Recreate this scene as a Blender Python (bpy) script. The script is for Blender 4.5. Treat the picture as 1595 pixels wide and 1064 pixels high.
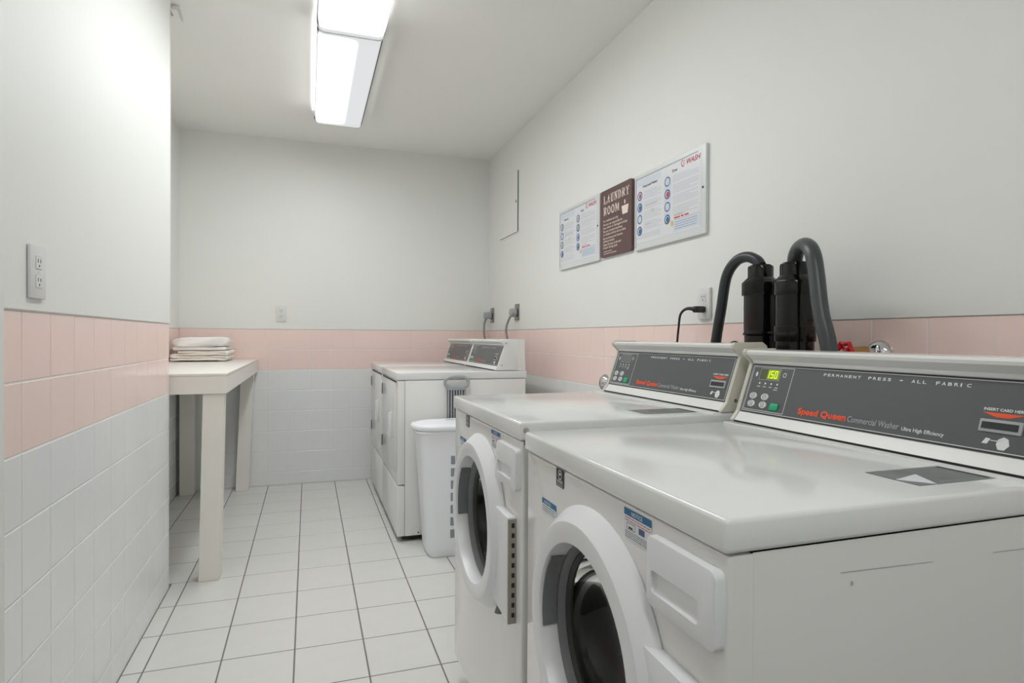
import bpy, bmesh, math, random
from mathutils import Vector, Matrix, noise
random.seed(7)
PI = math.pi
C = bpy.context.scene.collection
for o in list(bpy.data.objects):
    bpy.data.objects.remove(o)

# ------------------------------------------------------------------ camera, world, exposure
scene = bpy.context.scene
YAW, PITCH, ROLL, CAMH = .3258, -.0072, .0044, 1.115
fw0 = Vector((math.sin(YAW), math.cos(YAW), 0)); rt0 = Vector((math.cos(YAW), -math.sin(YAW), 0)); zz = Vector((0, 0, 1))
fwd = math.cos(PITCH) * fw0 + math.sin(PITCH) * zz
up0 = -math.sin(PITCH) * fw0 + math.cos(PITCH) * zz
right = math.cos(ROLL) * rt0 + math.sin(ROLL) * up0
up = -math.sin(ROLL) * rt0 + math.cos(ROLL) * up0
cam = bpy.data.cameras.new('camera'); camo = bpy.data.objects.new('camera', cam); C.objects.link(camo)
M = Matrix((right, up, -fwd)).transposed().to_4x4(); M.translation = (0, 0, CAMH)
camo.matrix_world = M
cam.sensor_width = 36; cam.lens = 938.9 / 1595 * 36; cam.clip_start = .02
scene.camera = camo
w = bpy.data.worlds.new('world'); scene.world = w; w.use_nodes = True
w.node_tree.nodes['Background'].inputs[0].default_value = (.9, .95, 1, 1)
w.node_tree.nodes['Background'].inputs[1].default_value = .3
scene.view_settings.view_transform = 'Standard'; scene.view_settings.look = 'None'
scene.view_settings.gamma = 1; scene.view_settings.use_curve_mapping = False
scene.view_settings.exposure = 0.11
LENS_FAR, LENS_NEAR, REAR_FILL = 27.0, 10.8, 11.2      # emission of the ceiling lights; the last is an added fill out of view

# ------------------------------------------------------------------ materials
def srgb(r, g, b):
    f = lambda c: (c / 12.92 if c <= .04045 else ((c + .055) / 1.055) ** 2.4)
    return (f(r / 255), f(g / 255), f(b / 255), 1)
def mat(name, col, rough=.5, metal=0, noise_amt=0, scale=8, coat=0, bump=0, bscale=60, spec=.5, emit=0):
    m = bpy.data.materials.new(name); m.use_nodes = True; nt = m.node_tree
    b = nt.nodes['Principled BSDF']
    b.inputs['Base Color'].default_value = col; b.inputs['Roughness'].default_value = rough
    b.inputs['Metallic'].default_value = metal; b.inputs['Coat Weight'].default_value = coat
    b.inputs['Coat Roughness'].default_value = .05; b.inputs['Specular IOR Level'].default_value = spec
    if emit:
        b.inputs['Emission Color'].default_value = col; b.inputs['Emission Strength'].default_value = emit
    tc = nt.nodes.new('ShaderNodeTexCoord')
    if noise_amt:
        n = nt.nodes.new('ShaderNodeTexNoise'); n.inputs['Scale'].default_value = scale; n.inputs['Detail'].default_value = 5
        nt.links.new(tc.outputs['Object'], n.inputs['Vector'])
        mr = nt.nodes.new('ShaderNodeMapRange')
        mr.inputs['To Min'].default_value = 1 - noise_amt; mr.inputs['To Max'].default_value = 1 + noise_amt
        nt.links.new(n.outputs[0], mr.inputs['Value'])
        mx = nt.nodes.new('ShaderNodeVectorMath'); mx.operation = 'SCALE'
        mx.inputs[0].default_value = col[:3]; nt.links.new(mr.outputs[0], mx.inputs['Scale'])
        nt.links.new(mx.outputs[0], b.inputs['Base Color'])
    if bump:
        n2 = nt.nodes.new('ShaderNodeTexNoise'); n2.inputs['Scale'].default_value = bscale; n2.inputs['Detail'].default_value = 3
        nt.links.new(tc.outputs['Object'], n2.inputs['Vector'])
        bp = nt.nodes.new('ShaderNodeBump'); bp.inputs['Strength'].default_value = bump; bp.inputs['Distance'].default_value = .01
        nt.links.new(n2.outputs[0], bp.inputs['Height']); nt.links.new(bp.outputs[0], b.inputs['Normal'])
    return m
PLASTER = mat('plaster paint', srgb(238, 239, 235), .55, noise_amt=.012, scale=3, bump=.05, bscale=25)
CEIL = mat('ceiling paint', srgb(250, 248, 243), .7, noise_amt=.015, scale=2, bump=.04, bscale=30)
GROUT_W = mat('pale wall grout', srgb(252, 252, 250), .8)
GROUT_F = mat('grey floor grout', srgb(128, 127, 122), .9, noise_amt=.15, scale=12)
PINK = mat('pink glazed tile', srgb(251, 225, 217), .16, noise_amt=.02, scale=6, bump=.03, bscale=9)
WTILE = mat('white glazed tile', srgb(239, 240, 240), .16, noise_amt=.02, scale=6, bump=.03, bscale=9)
FTILE = mat('white floor tile', srgb(226, 226, 222), .33, noise_amt=.035, scale=14, bump=.05, bscale=40)
ENAMEL = mat('white enamel', srgb(235, 235, 232), .2, coat=.3, bump=.015, bscale=14)
ENAMEL_T = mat('white enamel lid', srgb(234, 235, 233), .14, coat=.15)
PLASTIC = mat('white plastic', srgb(233, 234, 236), .3)
IVORY = mat('ivory end cap', srgb(205, 203, 190), .35)
DARKPANEL = mat('charcoal control panel', srgb(84, 88, 89), .38, noise_amt=.02, scale=5)
BLACKLINE = mat('black print', srgb(32, 33, 36), .5)
WHITEPR = mat('white print', srgb(226, 228, 230), .5)
GREYPR = mat('grey print', srgb(168, 170, 172), .6)
LGREYPR = mat('light grey print', srgb(180, 183, 185), .6)
ORANGE = mat('orange print', srgb(240, 84, 44), .5)
REDPR = mat('red print', srgb(198, 70, 82), .5)
BLUEPR = mat('blue print', srgb(40, 112, 160), .5)
NAVYPR = mat('navy print', srgb(72, 92, 136), .5)
PALEBLUE = mat('pale blue print', srgb(212, 220, 230), .5)
YELLOWPR = mat('yellow print', srgb(226, 190, 120), .5)
GREENB = mat('green button', srgb(30, 168, 120), .4)
LCDOFF = mat('unlit display', srgb(104, 108, 104), .2)
LCDON = mat('display window', srgb(90, 92, 60), .25)
LCDGLOW = mat('lit green display', srgb(120, 146, 20), .3, emit=.45)
LCDDIG = mat('display digits', srgb(205, 226, 50), .3, emit=.8)
BROWN = mat('brown sign', srgb(98, 72, 70), .4, noise_amt=.04, scale=5)
CREAMPR = mat('cream lettering', srgb(240, 222, 212), .5)
PAPER = mat('white poster sheet', srgb(226, 229, 232), .3)
FRAME = mat('white poster frame', srgb(222, 224, 224), .25)
FRAME_G = mat('grey poster bevel', srgb(176, 180, 182), .3)
SILVERLAB = mat('silver sticker', srgb(140, 142, 142), .35, metal=.3, noise_amt=.3, scale=60)
BLACKPL = mat('glossy black pipe', srgb(14, 15, 15), .1, spec=.4)
RUBBER = mat('grey rubber hose', srgb(70, 74, 76), .33, noise_amt=.15, scale=20)
RUBBER2 = mat('dark rubber hose', srgb(48, 50, 54), .3, noise_amt=.15, scale=20)
CORD = mat('black cord', srgb(36, 36, 40), .45)
CORDG = mat('grey cord', srgb(135, 135, 130), .5)
CHROME = mat('chrome', srgb(215, 215, 218), .08, metal=1)
STEEL = mat('brushed steel', srgb(178, 174, 164), .3, metal=1, noise_amt=.08, scale=40)
BRASS = mat('brass', srgb(196, 160, 110), .3, metal=1)
RED = mat('red valve handle', srgb(200, 26, 34), .3)
GASKET = mat('grey door gasket', srgb(120, 122, 124), .4)
GASKET_D = mat('dark gasket', srgb(48, 50, 50), .4)
DRUM = mat('steel drum', srgb(70, 64, 50), .38, metal=1, noise_amt=.25, scale=9)
DARK = mat('dark parts and recess shade', srgb(26, 26, 26), .7)  # small dark parts, and shade in gaps put into the colour
TOEK = mat('dark plinth', srgb(70, 70, 66), .6)
LAM = mat('cream laminate', srgb(243, 239, 232), .35, noise_amt=.015, scale=5)
LEGW = mat('painted wood leg', srgb(242, 238, 230), .45, noise_amt=.03, scale=7)
TOWEL = mat('white cotton', srgb(250, 248, 245), .95, bump=.25, bscale=140)
TOWEL2 = mat('off white cotton', srgb(246, 240, 230), .95, noise_amt=.03, scale=30, bump=.4, bscale=120)
HAMPER = mat('white hamper plastic', srgb(244, 246, 250), .35)
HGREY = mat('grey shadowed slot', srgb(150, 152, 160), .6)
GREYPL = mat('grey plastic', srgb(168, 172, 174), .4)
PLATE = mat('white switch plate', srgb(228, 228, 226), .3)
STEELPL = mat('steel outlet plate', srgb(150, 148, 140), .35, metal=.8)
SLOT = mat('outlet slot', srgb(70, 68, 66), .6)
METALW = mat('white painted metal', srgb(230, 230, 226), .4)
def glass_mat():
    m = bpy.data.materials.new('smoked door glass'); m.use_nodes = True; nt = m.node_tree; nt.nodes.clear()
    out = nt.nodes.new('ShaderNodeOutputMaterial'); mix = nt.nodes.new('ShaderNodeMixShader')
    t = nt.nodes.new('ShaderNodeBsdfTransparent'); t.inputs[0].default_value = (.30, .29, .25, 1)
    g = nt.nodes.new('ShaderNodeBsdfGlossy'); g.inputs['Roughness'].default_value = .03; g.inputs[0].default_value = (.9, .9, .88, 1)
    fr = nt.nodes.new('ShaderNodeFresnel'); fr.inputs['IOR'].default_value = 1.5
    nt.links.new(fr.outputs[0], mix.inputs[0]); nt.links.new(t.outputs[0], mix.inputs[1]); nt.links.new(g.outputs[0], mix.inputs[2])
    nt.links.new(mix.outputs[0], out.inputs[0]); return m
GLASS = glass_mat()
def lens_mat(name, strength, x_l, x_r, both, hy=.634, side=.025):
    # a ribbed acrylic lens with tube lamps right behind it: brighter along each burning tube
    m = bpy.data.materials.new(name); m.use_nodes = True; nt = m.node_tree; nt.nodes.clear()
    out = nt.nodes.new('ShaderNodeOutputMaterial'); em = nt.nodes.new('ShaderNodeEmission')
    tc = nt.nodes.new('ShaderNodeTexCoord'); sp = nt.nodes.new('ShaderNodeSeparateXYZ')
    nt.links.new(tc.outputs['Object'], sp.inputs[0])
    mr = nt.nodes.new('ShaderNodeMapRange'); mr.interpolation_type = 'SMOOTHSTEP'
    mr.inputs['From Min'].default_value = x_l; mr.inputs['From Max'].default_value = x_r
    mr.inputs['To Min'].default_value = strength; mr.inputs['To Max'].default_value = strength if both else .72
    nt.links.new(sp.outputs['X'], mr.inputs['Value'])
    ab = nt.nodes.new('ShaderNodeMath'); ab.operation = 'ABSOLUTE'; nt.links.new(sp.outputs['Y'], ab.inputs[0])
    m2 = nt.nodes.new('ShaderNodeMapRange'); m2.interpolation_type = 'SMOOTHSTEP'      # the tubes stop short of the lens ends
    m2.inputs['From Min'].default_value = hy - .11; m2.inputs['From Max'].default_value = hy - .03
    m2.inputs['To Min'].default_value = 0; m2.inputs['To Max'].default_value = 1
    nt.links.new(ab.outputs[0], m2.inputs['Value'])
    mx = nt.nodes.new('ShaderNodeMix'); mx.data_type = 'FLOAT'
    nt.links.new(m2.outputs[0], mx.inputs['Factor']); nt.links.new(mr.outputs[0], mx.inputs['A']); mx.inputs['B'].default_value = .70
    nt.links.new(mx.outputs['Result'], em.inputs['Strength'])
    # upper part of the wrapped sides dimmed to keep glow off the ceiling
    m3 = nt.nodes.new('ShaderNodeMapRange'); m3.interpolation_type = 'SMOOTHSTEP'
    m3.inputs['From Min'].default_value = -.084; m3.inputs['From Max'].default_value = -.066
    m3.inputs['To Min'].default_value = 1; m3.inputs['To Max'].default_value = side
    nt.links.new(sp.outputs['Z'], m3.inputs['Value'])
    mm = nt.nodes.new('ShaderNodeMath'); mm.operation = 'MULTIPLY'
    nt.links.new(mx.outputs['Result'], mm.inputs[0]); nt.links.new(m3.outputs[0], mm.inputs[1]); nt.links.new(mm.outputs[0], em.inputs['Strength'])
    em.inputs['Color'].default_value = (.975, .99, 1, 1)
    nt.links.new(em.outputs[0], out.inputs[0]); return m

# ------------------------------------------------------------------ helpers
class B:
    """collects shapes into one mesh"""
    def __init__(s): s.bm = bmesh.new()
    def _join(s, bm2, M=None):
        if M is not None: bmesh.ops.transform(bm2, matrix=M, verts=bm2.verts)
        me = bpy.data.meshes.new('t'); bm2.to_mesh(me); bm2.free(); s.bm.from_mesh(me); bpy.data.meshes.remove(me); return s
    def box(s, x0, x1, y0, y1, z0, z1, bev=0, seg=2, M=None):
        b = bmesh.new(); bmesh.ops.create_cube(b, size=1)
        for v in b.verts:
            v.co = Vector(((x0 + x1) / 2 + v.co.x * (x1 - x0), (y0 + y1) / 2 + v.co.y * (y1 - y0), (z0 + z1) / 2 + v.co.z * (z1 - z0)))
        if bev: bmesh.ops.bevel(b, geom=b.edges[:], offset=bev, segments=seg, profile=.5, affect='EDGES')
        return s._join(b, M)
    def cyl(s, p0, p1, r0, r1=None, n=20, bev=0):
        r1 = r0 if r1 is None else r1
        p0, p1 = Vector(p0), Vector(p1); d = p1 - p0
        b = bmesh.new(); bmesh.ops.create_cone(b, cap_ends=True, segments=n, radius1=r0, radius2=r1, depth=d.length)
        if bev: bmesh.ops.bevel(b, geom=[e for e in b.edges if len(e.link_faces) == 2 and any(len(f.verts) > 4 for f in e.link_faces)], offset=bev, segments=2, profile=.5, affect='EDGES')
        q = Vector((0, 0, 1)).rotation_difference(d)
        return s._join(b, Matrix.Translation((p0 + p1) / 2) @ q.to_matrix().to_4x4())
    def sphere(s, c, r, sc=(1, 1, 1), n=16, M=None):
        b = bmesh.new(); bmesh.ops.create_uvsphere(b, u_segments=n, v_segments=max(6, n // 2), radius=r)
        MM = Matrix.Translation(c) @ Matrix.Diagonal((*sc, 1))
        return s._join(b, MM if M is None else M @ MM)
    def tube(s, pts, r, n=12, smooth=6, closed=False, caps=True):
        P = [Vector(p) for p in pts]
        R = r if isinstance(r, (list, tuple)) else [r] * len(P)
        if smooth > 1:
            Q, RR = [], []; N = len(P)
            for i in range(N if closed else N - 1):
                g = lambda k: P[k % N] if closed else P[max(0, min(N - 1, k))]
                a, b_, c, d = g(i - 1), g(i), g(i + 1), g(i + 2)
                for k in range(smooth):
                    t = k / smooth
                    Q.append(.5 * ((2 * b_) + (c - a) * t + (2 * a - 5 * b_ + 4 * c - d) * t * t + (3 * b_ - a - 3 * c + d) * t ** 3))
                    RR.append(R[i] * (1 - t) + R[(i + 1) % N] * t)
            if not closed: Q.append(P[-1]); RR.append(R[-1])
            P, R = Q, RR
        b = bmesh.new(); rings = []; N = len(P)
        T = []
        for i in range(N):
            if closed: t = P[(i + 1) % N] - P[i - 1]
            else: t = P[min(i + 1, N - 1)] - P[max(i - 1, 0)]
            T.append(t.normalized())
        ref = Vector((0, 0, 1)) if abs(T[0].z) < .9 else Vector((1, 0, 0))
        u = (ref - T[0] * ref.dot(T[0])).normalized()
        for i in range(N):
            u = (u - T[i] * u.dot(T[i])).normalized(); v = T[i].cross(u)
            rings.append([b.verts.new(P[i] + (u * math.cos(2 * PI * k / n) + v * math.sin(2 * PI * k / n)) * R[i]) for k in range(n)])
        for i in range(N if closed else N - 1):
            A_, B_ = rings[i], rings[(i + 1) % N]
            for k in range(n): b.faces.new((A_[k], A_[(k + 1) % n], B_[(k + 1) % n], B_[k]))
        if not closed and caps: b.faces.new(rings[0][::-1]); b.faces.new(rings[-1])
        return s._join(b)
    def lathe(s, prof, n=32, M=None, closed=False):
        """prof: list of (r, h) around local z"""
        b = bmesh.new(); rings = []
        for r, h in prof:
            if r < 1e-6: rings.append([b.verts.new((0, 0, h))])
            else: rings.append([b.verts.new((r * math.cos(2 * PI * k / n), r * math.sin(2 * PI * k / n), h)) for k in range(n)])
        prs = list(zip(rings, rings[1:])) + ([(rings[-1], rings[0])] if closed else [])
        for A_, B_ in prs:
            if len(A_) == 1 and len(B_) == 1: continue
            for k in range(n):
                k2 = (k + 1) % n
                if len(A_) == 1: b.faces.new((A_[0], B_[k2], B_[k]))
                elif len(B_) == 1: b.faces.new((A_[k], A_[k2], B_[0]))
                else: b.faces.new((A_[k], A_[k2], B_[k2], B_[k]))
        bmesh.ops.recalc_face_normals(b, faces=b.faces[:])
        return s._join(b, M)
    def prism(s, poly, a0, a1, axis='y', bev=0, M=None):
        """poly in the plane perpendicular to axis; (x,z) for y, (x,y) for z, (y,z) for x"""
        b = bmesh.new()
        f = {'y': lambda p, a: (p[0], a, p[1]), 'z': lambda p, a: (p[0], p[1], a), 'x': lambda p, a: (a, p[0], p[1])}[axis]
        v0 = [b.verts.new(f(p, a0)) for p in poly]; v1 = [b.verts.new(f(p, a1)) for p in poly]
        b.faces.new(v0); b.faces.new(v1[::-1])
        for i in range(len(poly)):
            j = (i + 1) % len(poly); b.faces.new((v0[i], v1[i], v1[j], v0[j]))
        bmesh.ops.recalc_face_normals(b, faces=b.faces[:])
        if bev: bmesh.ops.bevel(b, geom=b.edges[:], offset=bev, segments=2, profile=.5, affect='EDGES')
        return s._join(b, M)
    def build(s, name, m, parent=None, smooth=True, angle=35):
        me = bpy.data.meshes.new(name)
        bmesh.ops.remove_doubles(s.bm, verts=s.bm.verts, dist=1e-6)
        if smooth:
            lim = math.radians(angle)
            for f in s.bm.faces: f.smooth = True
            for e in s.bm.edges: e.smooth = not (len(e.link_faces) == 2 and e.calc_face_angle(0) > lim)
        s.bm.to_mesh(me); s.bm.free(); me.materials.append(m)
        o = bpy.data.objects.new(name, me); C.objects.link(o)
        if parent is not None: o.parent = parent
        return o
def thing(name, label, cat, loc=(0, 0, 0), group=None):
    o = bpy.data.objects.new(name, None); C.objects.link(o); o.location = loc; o.empty_display_size = .1
    o['label'] = label; o['category'] = cat
    if group: o['group'] = group
    return o
def tag(o, label, cat, group=None):
    o['label'] = label; o['category'] = cat
    if group: o['group'] = group
    return o
def struct(o): o['kind'] = 'structure'; return o
def lab(o, text): o['label'] = text; return o

FONT_CACHE = {}
def text_mesh(txt):
    if txt not in FONT_CACHE:
        cu = bpy.data.curves.new('t', 'FONT'); cu.body = txt; cu.size = 1; cu.resolution_u = 2; cu.align_x = 'LEFT'
        ob = bpy.data.objects.new('t', cu); me = bpy.data.meshes.new_from_object(ob)
        vs = [(v.co.x, v.co.y) for v in me.vertices]; fs = [tuple(p.vertices) for p in me.polygons]
        bpy.data.objects.remove(ob); bpy.data.curves.remove(cu); bpy.data.meshes.remove(me)
        x0 = min(v[0] for v in vs); x1 = max(v[0] for v in vs)
        FONT_CACHE[txt] = (vs, fs, x0, x1)
    return FONT_CACHE[txt]
class Ink:
    """flat print on a plane: M maps (u right, v up, h out) to the parent's space"""
    def __init__(s, M): s.M = M; s.v = []; s.f = []
    def poly(s, pts, h=.0003):
        i = len(s.v); s.v += [s.M @ Vector((p[0], p[1], h)) for p in pts]; s.f.append(tuple(range(i, i + len(pts)))); return s
    def rect(s, u0, v0, u1, v1, h=.0003): return s.poly([(u0, v0), (u1, v0), (u1, v1), (u0, v1)], h)
    def rrect(s, u0, v0, u1, v1, r, h=.0003):
        p = []
        for cx, cy, a in ((u1 - r, v1 - r, 0), (u0 + r, v1 - r, 90), (u0 + r, v0 + r, 180), (u1 - r, v0 + r, 270)):
            for k in range(5): t = math.radians(a + k * 22.5); p.append((cx + r * math.cos(t), cy + r * math.sin(t)))
        return s.poly(p, h)
    def outline(s, u0, v0, u1, v1, t, h=.0003):
        s.rect(u0, v0, u1, v0 + t, h); s.rect(u0, v1 - t, u1, v1, h); s.rect(u0, v0 + t, u0 + t, v1 - t, h); return s.rect(u1 - t, v0 + t, u1, v1 - t, h)
    def ell(s, u, v, a, b=None, h=.0003, n=18):
        b = a if b is None else b
        return s.poly([(u + a * math.cos(2 * PI * k / n), v + b * math.sin(2 * PI * k / n)) for k in range(n)], h)
    def ring(s, u, v, a, t, h=.0003, n=20, a0=0, a1=2 * PI):
        for k in range(n):
            p, q = a0 + (a1 - a0) * k / n, a0 + (a1 - a0) * (k + 1) / n
            s.poly([(u + a * math.cos(p), v + a * math.sin(p)), (u + a * math.cos(q), v + a * math.sin(q)),
                    (u + (a - t) * math.cos(q), v + (a - t) * math.sin(q)), (u + (a - t) * math.cos(p), v + (a - t) * math.sin(p))], h)
        return s
    def text(s, txt, u, v, size, width=None, h=.0004, slant=0, bold=0):
        vs, fs, x0, x1 = text_mesh(txt); sx = size if width is None else width / (x1 - x0)
        offs = [(0, 0)] if not bold else [(0, 0), (bold, 0), (0, bold), (bold, bold)]
        for k, (du, dv) in enumerate(offs):
            i = len(s.v)
            s.v += [s.M @ Vector((u + du + (a - x0) * sx + slant * b * size, v + dv + b * size, h + k * .00004)) for a, b in vs]
            s.f += [tuple(i + q for q in f) for f in fs]
        return s
    def dashes(s, u, v, w, size, seed=0):
        r = random.Random(seed); x = u
        while x < u + w - size:
            L = min(r.uniform(1.5, 5) * size, u + w - x); s.rect(x, v, x + L, v + size * .55); x += L + size * .6
        return s
    def build(s, name, m, parent=None):
        me = bpy.data.meshes.new(name); me.from_pydata([tuple(v) for v in s.v], [], s.f); me.materials.append(m)
        o = bpy.data.objects.new(name, me); C.objects.link(o)
        if parent is not None: o.parent = parent
        return o
def plane_M(o, r, u):
    r, u = Vector(r).normalized(), Vector(u).normalized(); n = r.cross(u)
    m = Matrix((r, u, n)).transposed().to_4x4(); m.translation = Vector(o); return m

# ------------------------------------------------------------------ the room
XR, XL, XA, YB, YE, ZC = 1.4242, -.5813, -.8728, 4.826, 3.0, 2.5857
YF = -1.6
ZP, TW = 1.168, .1532     # top of the pink tile, wall tile pitch
G = .004                  # tile thickness proud of the grout
FX0, FSX, FY0, FSY = -.5181, .2372, 2.2733, .2586
struct(B().box(XA - .2, XR + .2, YF - .1, YB + .2, -.1, -.0012).build('floor', GROUT_F, smooth=False)); floor = bpy.data.objects['floor']
struct(B().box(XA - .2, XR + .2, YF - .1, YB + .2, ZC, ZC + .1).build('ceiling', CEIL, smooth=False))
wall_right = struct(B().box(XR + .0012, XR + .2, YF, YB, -G, ZP - .0005).box(XR - .003, XR + .2, YF, YB, ZP, ZC, bev=.0012, seg=1).build('wall_right', PLASTER, smooth=False))
wall_back = struct(B().box(XA - .2, XR + .2, YB + .0012, YB + .2, -G, ZP).box(XA - .2, XR + .2, YB - .003, YB + .2, ZP, ZC).build('wall_back', PLASTER, smooth=False))
wall_left = struct(B().box(XA - .2, XL - .0012, YF, YE - G, -G, ZP).box(XA - .2, XL + .004, YF, YE - .002, ZP, ZC, bev=.002, seg=1).build('wall_left', PLASTER, smooth=False))
wall_alcove = struct(B().box(XA - .2, XA - .0012, YE, YB, -G, ZP).box(XA - .2, XA + .003, YE, YB, ZP, ZC).build('wall_alcove', PLASTER, smooth=False))
struct(B().box(XA - .2, XR + .2, YF - .1, YF, -G, ZC).build('wall_front', PLASTER, smooth=False))
def tile_mesh(name, wd, ht, m, t=G, bev=.0016):
    b = bmesh.new(); x, y = wd / 2, ht / 2
    lo = [b.verts.new(p) for p in ((-x, -y, -.001), (x, -y, -.001), (x, y, -.001), (-x, y, -.001))]
    mi = [b.verts.new((v.co.x, v.co.y, t - bev * .7)) for v in lo]
    tp = [b.verts.new((math.copysign(x - bev, v.co.x), math.copysign(y - bev, v.co.y), t)) for v in lo]
    for A_, B_ in ((lo, mi), (mi, tp)):
        for k in range(4): b.faces.new((A_[k], A_[(k + 1) % 4], B_[(k + 1) % 4], B_[k]))
    b.faces.new(tp)
    me = bpy.data.meshes.new(name); b.to_mesh(me); b.free(); me.materials.append(m); return me
TM = {}
def tile(name, parent, M, wd, ht, m, bev=.0016, wob=.0012):
    key = (name, round(wd, 4), round(ht, 4), m.name)
    if key not in TM: TM[key] = tile_mesh(name, wd, ht, m, bev=bev)
    o = bpy.data.objects.new(name, TM[key]); C.objects.link(o); o.parent = parent
    o.matrix_local = M @ Matrix.Rotation(random.uniform(-wob, wob), 4, 'X') @ Matrix.Rotation(random.uniform(-wob, wob), 4, 'Y')
    return o
GW, GH = .0020, .0036
def tile_wall(parent, org, udir, u0, u1, seam, rows=range(8)):
    ud = Vector(udir); zd = Vector((0, 0, 1)); n = ud.cross(zd)
    k = math.floor((u0 - seam) / TW)
    while seam + k * TW < u1 - 1e-4:
        a, b = max(u0, seam + k * TW), min(u1, seam + (k + 1) * TW); k += 1
        if b - a < .012: continue
        for r in rows:
            zt = ZP - r * TW; zb = max(0, zt - TW)
            if zt - zb < .01: continue
            Mx = Matrix((ud, zd, n)).transposed().to_4x4()
            Mx.translation = Vector(org) + ud * ((a + b) / 2) + zd * ((zt + zb) / 2) - n * G
            m = PINK if r < 2 else WTILE
            tile('pink_wall_tile' if r < 2 else 'white_wall_tile', parent, Mx, b - a - GW, zt - zb - GH, m)
# right wall looks towards -x: right-hand direction is -y
tile_wall(wall_right, (XR, 0, 0), (0, -1, 0), -YB, -.604, -1.063, range(0, 2))
tile_wall(wall_right, (XR, 0, 0), (0, -1, 0), -3.3, -1.85, -1.063, range(2, 8))
tile_wall(wall_right, (XR, 0, 0), (0, -1, 0), -.604, .25, -1.063, range(0, 8))
tile_wall(wall_back, (0, YB, 0), (1, 0, 0), XA, XR, .017)
tile_wall(wall_left, (XL, 0, 0), (0, 1, 0), -.25, YE, 1.558)
tile_wall(wall_alcove, (XA, 0, 0), (0, 1, 0), YE, YB, 3.06)
kx = [XL] + [FX0 + FSX * k for k in range(0, 9)] + [XR]
kxa = [XA, FX0 - FSX] + [FX0 + FSX * k for k in range(0, 9)] + [XR]
for j in range(-6, 10):
    a, b = FY0 + j * FSY, min(YB, FY0 + (j + 1) * FSY)
    far = a >= YE - .13
    xs = kxa if far else kx
    for x0, x1 in zip(xs, xs[1:]):
        if x1 - x0 < .02: continue
        aa = a
        if far and a < YE and x1 <= XL: aa = YE
        if b - aa < .02: continue
        Mx = Matrix.Translation(((x0 + x1) / 2, (aa + b) / 2, -G))
        tile('floor_tile', floor, Mx, x1 - x0 - .0052, b - aa - .0052, FTILE, wob=.0008)
# thin metal corner bead and the door casing at the left edge of the view
struct(B().box(XL - .004, XL + .006, YE - .006, YE + .002, ZP, ZC).build('trim_1', METALW, smooth=False))
struct(B().box(XL - .02, XL + .022, 1.30, 1.426, 0, ZC, bev=.003).build('trim_2', PLASTER))

# ------------------------------------------------------------------ ceiling lights
def ceiling_light(y0, y1, zb, lensm, label, xs=(.034, .335)):
    t = thing('ceiling_light', label, 'light', ((xs[0] + xs[1]) / 2, (y0 + y1) / 2, ZC), 'fluorescent wraparound lights')
    hx, hy = (xs[1] - xs[0]) / 2, (y1 - y0) / 2; d = ZC - zb
    B().box(-hx + .02, hx - .02, -hy + .004, hy - .004, -.02, 0).build('housing', METALW, t, smooth=False)
    prof = [(-hx, -.016), (-hx, -d * .62), (-hx + .012, -d * .93), (-hx + .03, -d), (hx - .03, -d), (hx - .012, -d * .93), (hx, -d * .62), (hx, -.016)]
    b = bmesh.new()
    for p, q in zip(prof, prof[1:]):
        vs = [b.verts.new((p[0], -hy + .012, p[1])), b.verts.new((q[0], -hy + .012, q[1])), b.verts.new((q[0], hy - .012, q[1])), b.verts.new((p[0], hy - .012, p[1]))]
        b.faces.new(vs)
    bb = B(); bb._join(b); bb.build('lens', lensm, t, angle=50)
    for s in (-1, 1):
        e = B().prism([(p[0] * 1.012, p[1] * 1.015) for p in prof], s * hy, s * (hy - .012)).build('end_cap', PLASTIC, t)
    return t
ceiling_light(2.872, 4.14, 2.500, lens_mat('lens far', LENS_FAR, -.11, .045, False), 'far fluorescent ceiling light, its right half dimmer')
ceiling_light(1.60, 2.868, 2.490, lens_mat('lens near', LENS_NEAR, -.06, .06, True), 'near fluorescent ceiling light cut off by the top of the photo')
ceiling_light(-1.1, .168, 2.490, lens_mat('lens rear fill', REAR_FILL, -.06, .06, True), 'added fill light on the ceiling behind the viewer, out of view')  # unseen fill added behind the camera to brighten the near surfaces

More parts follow.
